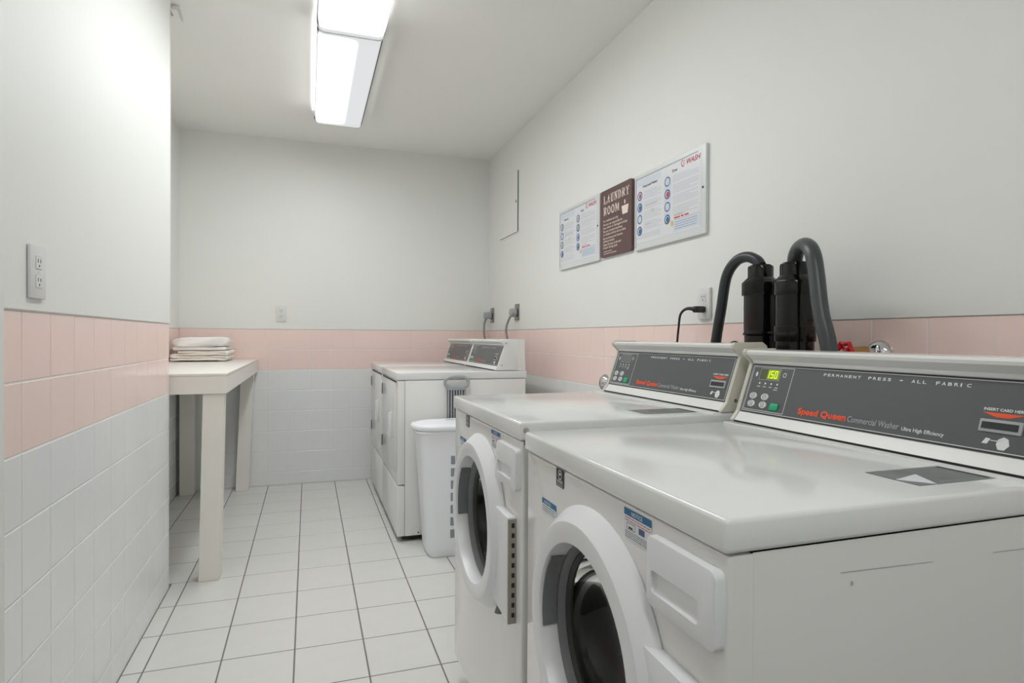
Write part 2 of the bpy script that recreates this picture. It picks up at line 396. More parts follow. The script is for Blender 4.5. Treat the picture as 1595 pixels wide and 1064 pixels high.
# ------------------------------------------------------------------ machines
def console(t, Wd, H, kind, lit, dx=0):
    X = lambda x: x + dx
    prof = [(X(.533), H + .006), (X(.551), H + .027), (X(.591), H + .142), (X(.5865), H + .151), (X(.578), H + .158), (X(.570), H + .165), (X(.568), H + .171), (X(.573), H + .176),
            (X(.655), H + .177), (X(.668), H + .168), (X(.675), H + .003), (X(.533), H + .003)]
    B().prism(prof, .012, Wd - .012).build('console', ENAMEL, t, angle=20)
    B().box(X(.5315), X(.536), .014, Wd - .014, H + .0018, H + .0062).build('console_gap_shade', DARK, t, smooth=False)  # dark strip standing in for the shade line under the console
    cap = [(X(.530), H + .003), (X(.530), H + .007), (X(.548), H + .028), (X(.588), H + .143), (X(.583), H + .150), (X(.567), H + .163), (X(.565), H + .172), (X(.572), H + .179),
           (X(.657), H + .180), (X(.671), H + .170), (X(.678), H + .003)]
    for y0, y1, ss in ((0.0, .013, 0), (Wd - .013, Wd, 1)):
        e = B().prism(cap, y0 + .001, y1, bev=.0015).build('console_end_cap', IVORY if kind == 'washer' else ENAMEL, t, angle=40)
        yy = y0 - .0006 if ss == 0 else y1 + .0006
        for cx, cz in ((X(.598), H + .158), (X(.572), H + .032)):
            B().cyl((cx, yy, cz), (cx, yy + (.004 if ss == 0 else -.004), cz), .0045, n=10).build('screw', STEEL, e)
    r = Vector((0, -1, 0)); u = Vector((.3285, 0, .9445))
    Mf = plane_M((X(.551), Wd, H + .027), r, u)
    L = .1215
    pl = B(); pl.box(.014, Wd - .014, .0, L, -.002, .0012, bev=.0006, seg=1, M=Mf)
    pan = pl.build('control_panel', DARKPANEL, t)
    h = .0014
    def ink(): return Ink(Mf @ Matrix.Translation((0, 0, h)))
    # outlines and white rules
    ik = ink(); u1 = Wd - .014; ik.outline(.0175, .0035, u1 - .0035, L - .0035, .0013)
    ik.outline(.0215, .0075, .150, L - .0065, .0013); ik.build('white_rule', WHITEPR, pan)
    ink().outline(.0142, .0002, u1 - .0002, L - .0002, .0022).build('black_rule', BLACKLINE, pan)
    # display window
    ink().outline(.046, .083, .112, .1115, .0012, .0002).build('display_frame', GREYPR, pan)
    ink().rect(.0475, .0845, .1105, .110, .0001).build('display', LCDON if lit else LCDOFF, pan)
    if lit:
        ink().rect(.071, .0855, .1095, .109, .0003).build('display_glow', LCDGLOW, pan)
        SEG = {'1': 'bc', '5': 'afgcd', '0': 'abcdef'}
        ik = ink()
        for ch, uu in (('1', .069), ('5', .0815), ('0', .094)):
            a, hh, tt = .009, .0185, .0022; v0 = .0880
            S = {'a': (0, hh - tt, a, hh), 'd': (0, 0, a, tt), 'g': (0, hh / 2 - tt / 2, a, hh / 2 + tt / 2), 'b': (a - tt, hh / 2, a, hh), 'c': (a - tt, 0, a, hh / 2), 'f': (0, hh / 2, tt, hh), 'e': (0, 0, tt, hh / 2)}
            for sg in SEG[ch]:
                q = S[sg]; ik.rect(uu + q[0], v0 + q[1], uu + q[2], v0 + q[3], .0006)
        ik.build('display_digits', LCDDIG, pan)
    ik = ink(); ik.ell(.036, .096, .0035, .006); ik.ring(.125, .098, .0055, .0015)
    for k in range(4):
        uu = .053 + k * .019; ik.ell(uu, .0745, .0026, .0026); ik.rect(uu - .0055, .0655, uu + .0045, .0672)
    ik.rect(.102, .0605, .114, .0622)
    ik.build('indicator_marks', WHITEPR, pan)
    if kind == 'washer':
        bts = [(.045, .042), (.083, .042), (.045, .0225), (.083, .0225)]
    else: bts = [(.045, .034), (.083, .034)]
    for bu, bv in bts:
        b = B(); b.cyl(Vector((bu, bv, 0)), Vector((bu, bv, .0028)), .0105, .0098, n=18)
        bb = bmesh.new(); bb.from_mesh(b.build('tmp', WHITEPR).data); bpy.data.objects.remove(bpy.data.objects['tmp'])
        b2 = B(); b2._join(bb, Mf @ Matrix.Translation((0, 0, h - .0004)) @ Matrix.Translation((bu, bv, 0)) @ Matrix.Diagonal((1.1, .8, 1, 1)) @ Matrix.Translation((-bu, -bv, 0)))
        bo = b2.build('cycle_button', WHITEPR, pan)
    ik = ink()
    for bu, bv in bts: ik.ring(bu, bv, .0062, .0014, .0028, 12); ik.rect(bu - .003, bv - .0008, bu + .003, bv + .0008, .0028)
    ik.build('button_marks', DARKPANEL, pan)
    b = B(); b.box(.106, .132, .0125, .0300, 0, .003, bev=.0028, seg=2, M=Mf @ Matrix.Translation((0, 0, h - .0005)))
    lab(b.build('start_button', GREENB, pan), 'green start button')
    # lettering
    ik = ink()
    uu = .233
    for word, sp in (('PERMANENT', .0125), ('PRESS', .0125), ('\u2022', .0125), ('ALL', .0125), ('FABRIC', .0125)):
        for ch in word:
            ik.text(ch, uu, .1035, .0082, width=.0066 if ch != 'I' else .002, bold=.0004); uu += .0104
        uu += .0135
    ik.build('cycle_lettering', WHITEPR, pan)
    ink().text('Speed Queen', .191, .0145, .0185, width=.122, bold=.0017).build('logo_lettering', ORANGE, pan)
    ink().text('Commercial %s' % ('Washer' if kind == 'washer' else 'Dryer'), .318, .0145, .017, width=.109 if kind == 'washer' else .095, bold=.0004).build('model_lettering', GREYPR, pan)
    if kind == 'washer': ink().text('Ultra High Efficiency', .433, .0145, .0095, width=.076, bold=.0003).build('efficiency_lettering', WHITEPR, pan)
    # card slot
    sl = B(); sl.box(.560, .622, .0335, .0545, 0, .004, bev=.0015, seg=2, M=Mf); s1 = sl.build('card_slot', GREYPR, pan)
    Ink(Mf).rect(.5645, .0385, .6175, .0495, .0046).build('slot_opening', BLACKLINE, s1)
    ink().text('INSERT CARD HERE', .561, .0685, .0062, width=.06, bold=.0004).build('slot_lettering', WHITEPR, pan)
    ink().poly([(.560, .0655), (.622, .0655), (.600, .0585), (.582, .0585)]).build('slot_arrow', ORANGE, pan)
    ik = ink(); ik.poly([(.569, .0150), (.577, .0150), (.581, .0235), (.574, .0245)]); ik.rect(.581, .0205, .597, .0218)
    ik.poly([(.594, .008), (.603, .008), (.609, .016), (.606, .026), (.599, .0285), (.592, .024), (.590, .016)])
    ik.build('hand_symbol', WHITEPR, pan)

def washer(y0, H, lit, label, Wd=.667, tweak=0, zc=.60):
    t = thing('washing_machine', label, 'washing machine', (.452, y0, 0), 'front-loading washers on the right')
    HB = H - .042      # top of the cabinet
    # cabinet shell: side sheets and back, front panel on its own
    cb = B()
    cb.box(.0348, .70, .003, .0055, .085, HB - .001, bev=.001, seg=1); cb.box(.0348, .70, Wd - .0055, Wd - .003, .085, HB - .001, bev=.001, seg=1)
    cb.box(.697, .70, .004, Wd - .004, .085, HB - .001); cb.box(.0348, .70, .004, Wd - .004, .085, .088)
    cb.build('cabinet', ENAMEL, t)
    B().box(.05, .69, .02, Wd - .02, .03, .086).build('toe_shade', TOEK, t, smooth=False)  # recessed block, the shade under the washer put into its dark grey
    for yy in (.05, Wd - .05):
        for xx in (.09, .64): B().cyl((xx, yy, 0), (xx, yy, .032), .018, n=12).build('levelling_foot', DARK, t)
    cy, cz = Wd * .5 + .006, zc
    # front panel with a round opening
    fb = bmesh.new(); n = 48; Rr = .195
    rim = [fb.verts.new((0, cy + Rr * math.cos(2 * PI * k / n), cz + Rr * math.sin(2 * PI * k / n))) for k in range(n)]
    y_a, y_b, z_a, z_b = .002, Wd - .002, .088, HB - .002
    outer = []
    for k in range(n):
        a = 2 * PI * k / n; c, s_ = math.cos(a), math.sin(a)
        sc = min((y_b - cy) / c if c > 1e-9 else 1e9, (cy - y_a) / -c if c < -1e-9 else 1e9, (z_b - cz) / s_ if s_ > 1e-9 else 1e9, (cz - z_a) / -s_ if s_ < -1e-9 else 1e9)
        outer.append(fb.verts.new((0, cy + c * sc, cz + s_ * sc)))
    for k in range(n): fb.faces.new((rim[k], outer[k], outer[(k + 1) % n], rim[(k + 1) % n]))
    crn = []
    for Y_, Z_ in ((y_b, z_b), (y_a, z_b), (y_a, z_a), (y_b, z_a)): crn.append((Y_, Z_))
    for Y_, Z_ in crn:      # square the corners
        best = None
        for k in range(n):
            a, b_ = outer[k].co, outer[(k + 1) % n].co
            if (abs(a.y - Y_) < 1e-6) != (abs(b_.y - Y_) < 1e-6) and (abs(a.z - Z_) < 1e-6) != (abs(b_.z - Z_) < 1e-6):
                v = fb.verts.new((0, Y_, Z_)); fb.faces.new((outer[k], v, outer[(k + 1) % n])); break
    bmesh.ops.recalc_face_normals(fb, faces=fb.faces[:])
    ext = bmesh.ops.extrude_face_region(fb, geom=fb.faces[:])
    bmesh.ops.translate(fb, vec=(.0345, 0, 0), verts=[v for v in ext['geom'] if isinstance(v, bmesh.types.BMVert)])
    bmesh.ops.recalc_face_normals(fb, faces=fb.faces[:])
    be = [e for e in fb.edges if all(abs(v.co.x) < 1e-6 for v in e.verts) and all(min(abs(v.co.y - y_a), abs(v.co.y - y_b)) < 1e-6 for v in e.verts) and abs(e.verts[0].co.y - e.verts[1].co.y) < 1e-6]
    be += [e for e in fb.edges if all(abs(v.co.x) < 1e-6 and abs(v.co.z - z_b) < 1e-6 for v in e.verts)]
    bmesh.ops.bevel(fb, geom=be, offset=.006, segments=3, profile=.5, affect='EDGES')
    q = B(); q._join(fb); q.build('front_panel', ENAMEL, t, angle=30)
    # drum behind the opening
    Mx = plane_M((0, cy, cz), (0, -1, 0), (0, 0, 1))           # local z points to -x (out of the machine)
    dr = B(); dr.lathe([(.19, -.055), (.225, -.12), (.235, -.50), (.0, -.53)], 40, Mx); d = dr.build('drum', DRUM, t, angle=60)
    for k in range(3):
        a = PI / 2 + k * 2 * PI / 3 + .5
        v = B(); v.prism([(-.03, .23), (-.012, .165), (.012, .165), (.03, .23)], -.48, -.14, 'z', M=Mx @ Matrix.Rotation(a, 4, 'Z')); v.build('drum_vane', DRUM, d)
    lp = B(); lp.lathe([(.195, .0), (.192, -.012), (.188, -.045), (.172, -.06)], 40, Mx); lp.build('door_gasket', GASKET_D, t)
    # the door: white ring, inner steel/grey rings, bulging glass, grip, hinge
    dor = B(); dor.lathe([(.2285, .0005), (.229, .003), (.206, .0315), (.204, .0333), (.201, .0338), (.171, .0338), (.1685, .0325), (.1675, .030), (.1655, .002), (.163, -.018), (.170, -.018), (.19, .0005)], 64, Mx, closed=True)
    door = dor.build('door', PLASTIC, t, angle=28)
    g1 = B(); g1.lathe([(.1640, -.002), (.1640, -.018), (.156, -.021), (.154, -.016), (.156, -.011), (.160, -.003)], 48, Mx, closed=True); g1.build('inner_ring', GASKET, door)
    g2 = B(); g2.lathe([(.1555, -.017), (.1555, -.027), (.149, -.030), (.146, -.023), (.151, -.016)], 48, Mx, closed=True); g2.build('glass_seal', GASKET_D, door)
    gl = B(); gl.lathe([(.1495, -.024), (.146, -.040), (.130, -.074), (.102, -.097), (.055, -.110), (.0, -.113)], 44, Mx); gl.build('door_glass', GLASS, door, angle=60)
    # grip pocket on the far side: thin plate, recess shade put into its grey
    gp = B()
    pts = []
    for k in range(7):
        a = math.radians(150 + k * 9 - 12); pts.append((.1660 * math.cos(a), .1660 * math.sin(a)))
    for k in range(6, -1, -1):
        a = math.radians(150 + k * 9 - 12); pts.append((.1625 * math.cos(a), .1625 * math.sin(a)))
    gp.prism(pts, -.001, .027, 'z', M=Mx); gp.build('grip_pocket_shade', GASKET, door, smooth=False)
    # hinge housing at the near side
    hy0, hz0, hz1 = .040, .462 + tweak, .703 + tweak
    hb = B(); hb.prism([(hy0, hz0), (hy0, hz1), (hy0 + .112, hz1 + .003), (hy0 + .112, hz0 + .012)], -.0215, .0005, 'x', bev=.0018); hh = hb.build('hinge_housing', PLASTIC, door)
    st = B(); st.box(-.0205, .0004, hy0 - .0022, hy0 + .001, hz0 - .003, hz1 - .004, bev=.0006, seg=1); st = st.build('hinge_strip', STEEL, door)
    q = B()
    for k in range(10):
        z = hz0 + .012 + k * .0228; q.box(-.0115, -.0045, hy0 - .0027, hy0 - .0018, z, z + .0105)
    q.build('strip_perforations', DARK, door, smooth=False)
    kn = B(); kn.cyl((-.004, .155, .435 + tweak), (-.004, .155, .452 + tweak), .012, .006, n=14); kn.build('hinge_knuckle', GASKET, t)  # knuckle of the lower door hinge
    # detergent drawer front
    yb0, yb1, zb0, zb1 = .007, .155, HB - .115, HB - .020
    fr = bmesh.new(); bmesh.ops.create_cube(fr, size=1)
    for v in fr.verts: v.co = Vector((-.006 + v.co.x * .016, (yb0 + yb1) / 2 + v.co.y * (yb1 - yb0), (zb0 + zb1) / 2 + v.co.z * (zb1 - zb0)))
    bmesh.ops.bevel(fr, geom=[e for e in fr.edges if abs(e.verts[0].co.x - e.verts[1].co.x) > .01], offset=.011, segments=4, profile=.5, affect='EDGES')
    f = min(fr.faces, key=lambda f: f.calc_center_median().x)
    bmesh.ops.bevel(fr, geom=list(f.edges), offset=.0022, segments=2, profile=.5, affect='EDGES')
    q = B(); q._join(fr); drw = q.build('dispenser_drawer', PLASTIC, t)
    # finger recess: scooped cup with a raised rim
    ry0, ry1, rz0, rz1 = yb0 + .032, yb1 - .012, zb0 + .020, zb0 + .050
    bb = bmesh.new(); cols, rws = 16, 8; gr = []
    for i in range(rws + 1):
        row = []
        for j in range(cols + 1):
            a, c = j / cols, i / rws
            dd = (1 - abs(2 * a - 1) ** 4) * math.sin(PI * min(1, max(0, c))) ** .6
            row.append(bb.verts.new((-.0143 + .0 * dd, ry0 + (ry1 - ry0) * a, rz0 + (rz1 - rz0) * c + .002 * math.sin(a * PI))))
        gr.append(row)
    for i in range(rws):
        for j in range(cols): bb.faces.new((gr[i][j], gr[i][j + 1], gr[i + 1][j + 1], gr[i + 1][j]))
    bb.free()
    return t, drw, (ry0, ry1, rz0, rz1), HB, Wd, (cy, cz)

def finish_washer(data, H, lit, idx):
    t, drw, (ry0, ry1, rz0, rz1), HB, Wd, (cy, cz) = data
    # cut the finger recess in the drawer front
    me = drw.data
    cut = B(); cut.box(-.030, -.0065, ry0, ry1, rz0, rz1, bev=.0065, seg=4)
    co = cut.build('cutter', ENAMEL, t)
    md = drw.modifiers.new('b', 'BOOLEAN'); md.operation = 'DIFFERENCE'; md.object = co; md.solver = 'EXACT'
    bpy.context.view_layer.update()
    dg = bpy.context.evaluated_depsgraph_get(); nm = bpy.data.meshes.new_from_object(drw.evaluated_get(dg))
    drw.modifiers.clear(); drw.data = nm; nm.name = 'dispenser_drawer'
    tb_ = bmesh.new(); tb_.from_mesh(nm); bmesh.ops.remove_doubles(tb_, verts=tb_.verts, dist=1e-5)
    for e in tb_.edges: e.smooth = not (len(e.link_faces) == 2 and e.calc_face_angle(0) > math.radians(24))
    tb_.to_mesh(nm); tb_.free()
    bpy.data.objects.remove(co)
    # lid
    ld = B(); ld.box(-.006, .70, -.001, Wd + .001, H - .041, H, bev=.0065, seg=3); lid = ld.build('lid', ENAMEL_T, t, angle=40)
    rs = B(); rs.box(.508, .70, .004, Wd - .004, H - .003, H + .0022, bev=.002, seg=2); rs.build('lid_rear_step', ENAMEL_T, lid)
    console(t, Wd, H, 'washer', lit)
    # stickers on the front: right-hand direction is -y
    Ms = plane_M((-.0004, Wd, 0), (0, -1, 0), (0, 0, 1))
    def ink(): return Ink(Ms)
    U = lambda y: Wd - y
    ns = ink().rrect(U(.239), HB - .053, U(.163), HB - .007, .001, .0002).build('notice_sticker', PAPER, t); lab(ns, 'white notice sticker with a blue header')
    ink().rect(U(.239), HB - .0175, U(.163), HB - .007, .0004).build('sticker_header', BLUEPR, ns)
    ink().text('NOTICE', U(.217), HB - .0155, .0085, width=.03, h=.0006, bold=.0004).build('sticker_lettering', WHITEPR, ns)
    ik = ink()
    ik.dashes(U(.236), HB - .0215, .070, .0022, 1); ik.dashes(U(.236), HB - .0255, .070, .0022, 2)
    ik.build('sticker_red_text', REDPR, ns)
    ik = ink(); ik.outline(U(.231), HB - .0375, U(.207), HB - .0275, .0009); ik.rect(U(.226), HB - .036, U(.214), HB - .033)
    for k in range(4): ik.dashes(U(.235), HB - .0415 - k * .0028, .068, .0018, 5 + k)
    ik.build('sticker_black_text', BLACKLINE, ns)
    ink().rect(U(.197), HB - .0365, U(.181), HB - .0275).build('sticker_blue_picture', NAVYPR, ns)
    s2 = ink().rrect(U(.575), HB - .106, U(.501), HB - .077, .001, .0002).build('caution_sticker', PAPER, t); lab(s2, 'small white sticker with a blue header')
    ink().rect(U(.575), HB - .088, U(.501), HB - .077, .0004).build('sticker_header', BLUEPR, s2)
    ink().text('NOTICE', U(.562), HB - .0865, .0085, width=.034, h=.0006, bold=.0004).build('sticker_lettering', WHITEPR, s2)
    ik = ink()
    for k in range(3): ik.dashes(U(.570), HB - .0925 - k * .0045, .062, .0022, 10 + k)
    ik.build('sticker_black_text', BLACKLINE, s2)
    s3 = ink().rrect(U(.502), HB - .036, U(.465), HB - .002, .001, .0002).build('energy_sticker', BLACKLINE, t); lab(s3, 'black and white energy sticker')
    ik = ink(); c = U(.4835); ik.ring(c, HB - .013, .009, .0018, .0005); ik.ell(c, HB - .012, .004, .003, .0005)
    ik.rect(c - .013, HB - .0275, c + .013, HB - .026, .0005); ik.text('energy', c - .012, HB - .025, .006, width=.024, h=.0005)
    for k in range(2): ik.dashes(c - .014, HB - .031 - k * .003, .028, .0016, 20 + k)
    ik.build('sticker_white_print', WHITEPR, s3)
    # instruction label lying on the lid
    Ml = plane_M((0, 0, H + .0003), (0, -1, 0), (1, 0, 0))
    def ink2(): return Ink(Ml)
    sx = .355 if idx == 0 else .34
    la = ink2().rect(-.135, sx, -.047, sx + .155, .0003).build('instruction_label', SILVERLAB, lid)
    lab(la, 'silver instruction label on the lid')
    ik = ink2()
    for k in range(7): ik.dashes(-.128, sx + .05 + k * .0135, .074, .004, 30 + k)
    ik.build('label_print', LGREYPR, la)
    ink2().rect(-.130, sx + .142, -.052, sx + .150, .0006).build('label_bar', BLACKLINE, la)
    if idx == 0:
        fo = B(); fo.prism([(0, 0), (.045, 0), (.004, .004)], 0, .001, 'z'); fo.bm.clear(); 
        q = bmesh.new(); vs = [q.verts.new(p) for p in ((sx + .0, .083, H + .0012), (sx + .032, .046, H + .0012), (sx + .040, .084, H + .006))]; q.faces.new(vs)
        vs2 = [q.verts.new(p) for p in ((sx + .0, .083, H + .0007), (sx + .032, .046, H + .0007), (sx + .040, .084, H + .0052))]; q.faces.new(vs2[::-1])
        for k in range(3): q.faces.new((vs[k], vs2[k], vs2[(k + 1) % 3], vs[(k + 1) % 3]))
        fo._join(q); fo.build('folded_corner', PAPER, la, smooth=False)
    if idx == 1:
        for zz_ in (H - .018, H - .046):
            bo = B(); bo.cyl((.008, -.001, zz_), (.008, -.0045, zz_), .0065, n=10); bo.cyl((.008, -.0045, zz_), (.008, -.0065, zz_), .0035, n=6); bo.build('bolt', STEEL, t)
        ik = Ink(Ml)
        for k in range(4): ik.dashes(-.115, .015 + k * .012, .09, .003, 60 + k)
        lab(ik.build('faded_print', LGREYPR, lid), 'faded grey print')
    if idx == 0:
        # long pressed score marks in the side sheet
        Msd = plane_M((0, .0029, 0), (1, 0, 0), (0, 0, 1))
        ik = Ink(Msd); ik.poly([(.165, .8275), (.322, .8235), (.322, .8245), (.166, .8290)]); ik.poly([(.435, .823), (.55, .820), (.55, .8212), (.436, .8242)]); ik.ell(.184, .813, .0022, .003)
        lab(ik.build('scratch', LGREYPR, t), 'thin grey scratches')
w1 = washer(.565, .910, True, 'nearest front-load washer, its lit display reading 150', tweak=-.008); finish_washer(w1, .910, True, 0)
w2 = washer(1.262, .925, False, 'second front-load washer, display unlit, beside the white hamper', tweak=.0, zc=.620, Wd=.650); finish_washer(w2, .925, False, 1)

def dryer(y0, H, label, Wd=.688):
    t = thing('tumble_dryer', label, 'dryer', (.455, y0, 0), 'front-loading dryers against the back wall')
    HB = H - .045
    B().box(.042, .735, .001, Wd - .001, .032, HB, bev=.003).build('cabinet', ENAMEL, t)
    B().box(.002, .0415, .001, Wd - .001, .312, HB - .001, bev=.005, seg=2).build('front_panel', ENAMEL, t)
    B().box(.0, .0415, .001, Wd - .001, .032, .306, bev=.005, seg=2).build('access_panel', ENAMEL, t)
    B().box(.03, .70, .02, Wd - .02, .012, .034).build('toe_shade', DARK, t, smooth=False)  # dark block standing in for the shadow under the dryer
    for yy in (.06, Wd - .06):
        for xx in (.09, .64): B().cyl((xx, yy, 0), (xx, yy, .014), .02, n=12).build('levelling_foot', DARK, t)
    B().box(.0005, .0035, .055, Wd - .02, HB - .014, HB - .006).build('lid_gap_shade', DARK, t, smooth=False)  # dark strip for the shade in the slot below the lid
    d = B().box(-.0045, .002, .065, .655, .372, HB - .018, bev=.0018, seg=2).build('door', ENAMEL, t)
    hd = B(); hd.prism([(-.0045, .54), (-.022, .548), (-.026, .56), (-.026, .672), (-.022, .684), (-.0045, .692)], .175, .193, 'y', bev=.0025); lab(hd.build('door_handle', PLASTIC, d), 'white upright handle')
    for z0 in (.75, .42): B().box(-.0075, .003, .650, .668, z0, z0 + .068, bev=.001, seg=1).build('hinge', SLOT, d)
    B().box(.075, .20, -.0028, .0012, .036, .064, bev=.001, seg=1).build('base_bracket', ENAMEL, t)
    B().cyl((.115, -.0024, .048), (.115, -.0045, .048), .004, n=10).build('screw', DARK, t)
    # lid with a shallow raised border
    ld = B(); ld.box(-.006, .742, -.001, Wd + .001, H - .043, H, bev=.006, seg=3); lid = ld.build('lid', ENAMEL_T, t)
    console(t, Wd, H, 'dryer', False, dx=.018)
    # side fairing behind the console
    for yy in (.0005, Wd - .0125):
        B().prism([(.69, H + .0005), (.68, H + .179), (.728, H + .182), (.733, H + .0005)], yy, yy + .012).build('console_fairing', ENAMEL, t)
    B().box(.68, .731, .0125, Wd - .0125, H + .0005, H + .181).build('console_rear', ENAMEL, t, smooth=False)
    return t
d1 = dryer(3.272, .922, 'nearer dryer, beside the hamper and grey ribbed tool')
d2 = dryer(3.966, .922, 'farther dryer, in the corner against the pink back wall')

# ------------------------------------------------------------------ hamper and tool behind it
hp = thing('laundry_hamper', 'tall white plastic hamper with slotted side and rounded lid', 'hamper', (.745, 3.085, 0))
def rr(hx, hy, r, n=6):
    p = []
    for cx, cy, a in ((hx - r, hy - r, 0), (-hx + r, hy - r, 90), (-hx + r, -hy + r, 180), (hx - r, -hy + r, 270)):
        for k in range(n + 1): t = math.radians(a + 90 * k / n); p.append((cx + r * math.cos(t), cy + r * math.sin(t)))
    return p
def loft(secs, cap0=True, cap1=True):
    """secs: (hx, hy, r, z)"""
    b = bmesh.new(); R = []
    for hx, hy, r, z in secs: R.append([b.verts.new((x, y, z)) for x, y in rr(hx, hy, r)])
    for A_, B_ in zip(R, R[1:]):
        for k in range(len(A_)): b.faces.new((A_[k], A_[(k + 1) % len(A_)], B_[(k + 1) % len(A_)], B_[k]))
    if cap0: b.faces.new(R[0][::-1])
    if cap1: b.faces.new(R[-1])
    q = B(); q._join(b); return q
loft([(.158, .092, .035, 0), (.170, .100, .05, .012), (.178, .104, .055, .05), (.212, .117, .06, .55), (.222, .120, .062, .625), (.232, .125, .064, .632), (.232, .125, .064, .640)]).build('body', HAMPER, hp, angle=40)
loft([(.236, .126, .112, .641), (.244, .134, .120, .646), (.246, .136, .122, .660), (.241, .131, .118, .669), (.226, .117, .104, .673), (.222, .113, .100, .668), (.19, .085, .075, .670), (.10, .04, .03, .675)]).build('lid', HAMPER, hp, angle=50)
for c in range(4):
    for r in range(7):
        z = .098 + .0625 * r + (.0); hy = -(.104 + (.117 - .104) * (z + .02 - .05) / .5)
        u = -.053 + c * .036
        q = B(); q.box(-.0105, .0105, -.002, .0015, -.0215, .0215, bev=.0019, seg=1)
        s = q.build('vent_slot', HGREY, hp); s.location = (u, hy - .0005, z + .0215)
s = B(); s.box(-.05, .01, -.02, .02, .6735, .6755, bev=.0008, seg=1); ss = s.build('lid_tab', NAVYPR, hp); ss.location = (0, .06, -.003); lab(ss, 'small blue tab')

tl = thing('cleaning_tool', 'grey ribbed plastic tool with an oval loop handle standing against the dryer side', 'tool', (.775, 3.243, 0))
b = B(); pts = []
for k in range(20):
    a = 2 * PI * k / 20; pts.append((.066 * math.copysign(abs(math.cos(a)) ** .75, math.cos(a)), 0, .865 + .030 * math.copysign(abs(math.sin(a)) ** .8, math.sin(a))))
b.tube(pts, .0095, n=10, smooth=2, closed=True); b.build('loop_handle', GREYPL, tl)
B().box(-.052, .052, -.008, .008, .822, .838, bev=.004).build('collar', GREYPL, tl)
for k in range(7):
    x = -.045 + k * .015
    B().cyl((x, 0, .10), (x, 0, .826), .0045, n=8).build('rib', GREYPL, tl)
B().box(-.052, .052, .004, .009, .08, .825).build('backing', mat('dark grey plastic', srgb(92, 96, 98), .5), tl, smooth=False)
B().box(-.06, .06, -.014, .014, 0, .10, bev=.006).build('base', GREYPL, tl)

# ------------------------------------------------------------------ table in the alcove
tb = thing('laundry_table', 'cream laminate table with a thick slab top in the left alcove', 'table', (-.61, 3.92, 0))
ZT = .945
B().box(-.258, .257, -.905, .895, ZT - .093, ZT - .012, bev=.0015, seg=1).build('apron', LAM, tb)
B().box(-.2595, .2585, -.9065, .898, ZT - .012, ZT, bev=.002, seg=2).build('tabletop', LAM, tb)
def leg(x0, x1, y0, y1, lean):
    b = B(); b.box(x0, x1, y0, y1, 0, ZT - .0935, bev=.002, seg=1)
    for v in b.bm.verts: v.co.x += lean * (1 - v.co.z / (ZT - .093))
    return b.build('leg', LEGW, tb)
leg(.158, .246, -.895, -.815, -.018)
leg(.150, .238, .80, .88, -.034)
leg(-.238, -.150, .78, .86, 0)
leg(-.245, -.157, -.895, -.815, 0)

# ------------------------------------------------------------------ towels
def ribbon(path, th, y0, y1, seed, amp, n=18, m=TOWEL2, name='towel'):
    P = [Vector((p[0], p[1])) for p in path]
    # smooth path
    Q = []
    for i in range(len(P) - 1):
        a, b_, c, d = P[max(0, i - 1)], P[i], P[i + 1], P[min(len(P) - 1, i + 2)]
        for k in range(5):
            t = k / 5; Q.append(.5 * ((2 * b_) + (c - a) * t + (2 * a - 5 * b_ + 4 * c - d) * t * t + (3 * b_ - a - 3 * c + d) * t ** 3))
    Q.append(P[-1]); N = len(Q); bm = bmesh.new(); secs = []
    for j in range(n + 1):
        f = j / n; y = y0 + (y1 - y0) * f; row = []
        edge = .35 * th * (1 if 0 < j < n else .2)
        for i in range(N):
            t = (Q[min(N - 1, i + 1)] - Q[max(0, i - 1)]).normalized(); nn = Vector((-t.y, t.x))
            w = amp * (noise.noise(Vector((Q[i].x * 9 + seed, y * 8, Q[i].y * 6))) + .5 * noise.noise(Vector((Q[i].x * 30, y * 22 + seed, Q[i].y * 20))))
            yo = amp * 3.2 * noise.noise(Vector((Q[i].x * 14, Q[i].y * 60 + seed, 3 + f)))
            hw = th / 2 * (1 if 0 < j < n else .55)
            for s in (1, -1):
                p = Q[i] + nn * (hw * s + w * .6); row.append(bm.verts.new((p.x, y + yo, max(.0006, p.y + w * .5))))
        secs.append(row)
    for A_, B_ in zip(secs, secs[1:]):
        for i in range(N - 1):
            bm.faces.new((A_[2 * i], A_[2 * i + 2], B_[2 * i + 2], B_[2 * i])); bm.faces.new((A_[2 * i + 1], B_[2 * i + 1], B_[2 * i + 3], A_[2 * i + 3]))
        bm.faces.new((A_[0], B_[0], B_[1], A_[1])); bm.faces.new((A_[-2], A_[-1], B_[-1], B_[-2]))
    for row in (secs[0], secs[-1]):
        for i in range(N - 1): bm.faces.new((row[2 * i], row[2 * i + 1], row[2 * i + 3], row[2 * i + 2]))
    bmesh.ops.recalc_face_normals(bm, faces=bm.faces[:])
    q = B(); q._join(bm); return q.build(name, m, angle=80)
pb = [(-.165, .012), (.0, .011), (.13, .012), (.160, .020), (.150, .031), (.0, .031), (-.14, .030), (-.163, .039), (-.14, .049), (0, .050), (.14, .050), (.168, .060), (.15, .069), (0, .069), (-.12, .068)]
pb = [(a, .004 + b_ * .84) for a, b_ in pb]
tw = ribbon(pb, .0185, 4.38, 4.74, 3, .007); tw.location = (-.680, 0, ZT + .001); tag(tw, 'crumpled off-white towel folded at the bottom of the stack on the table', 'towel', 'folded towels on the table')
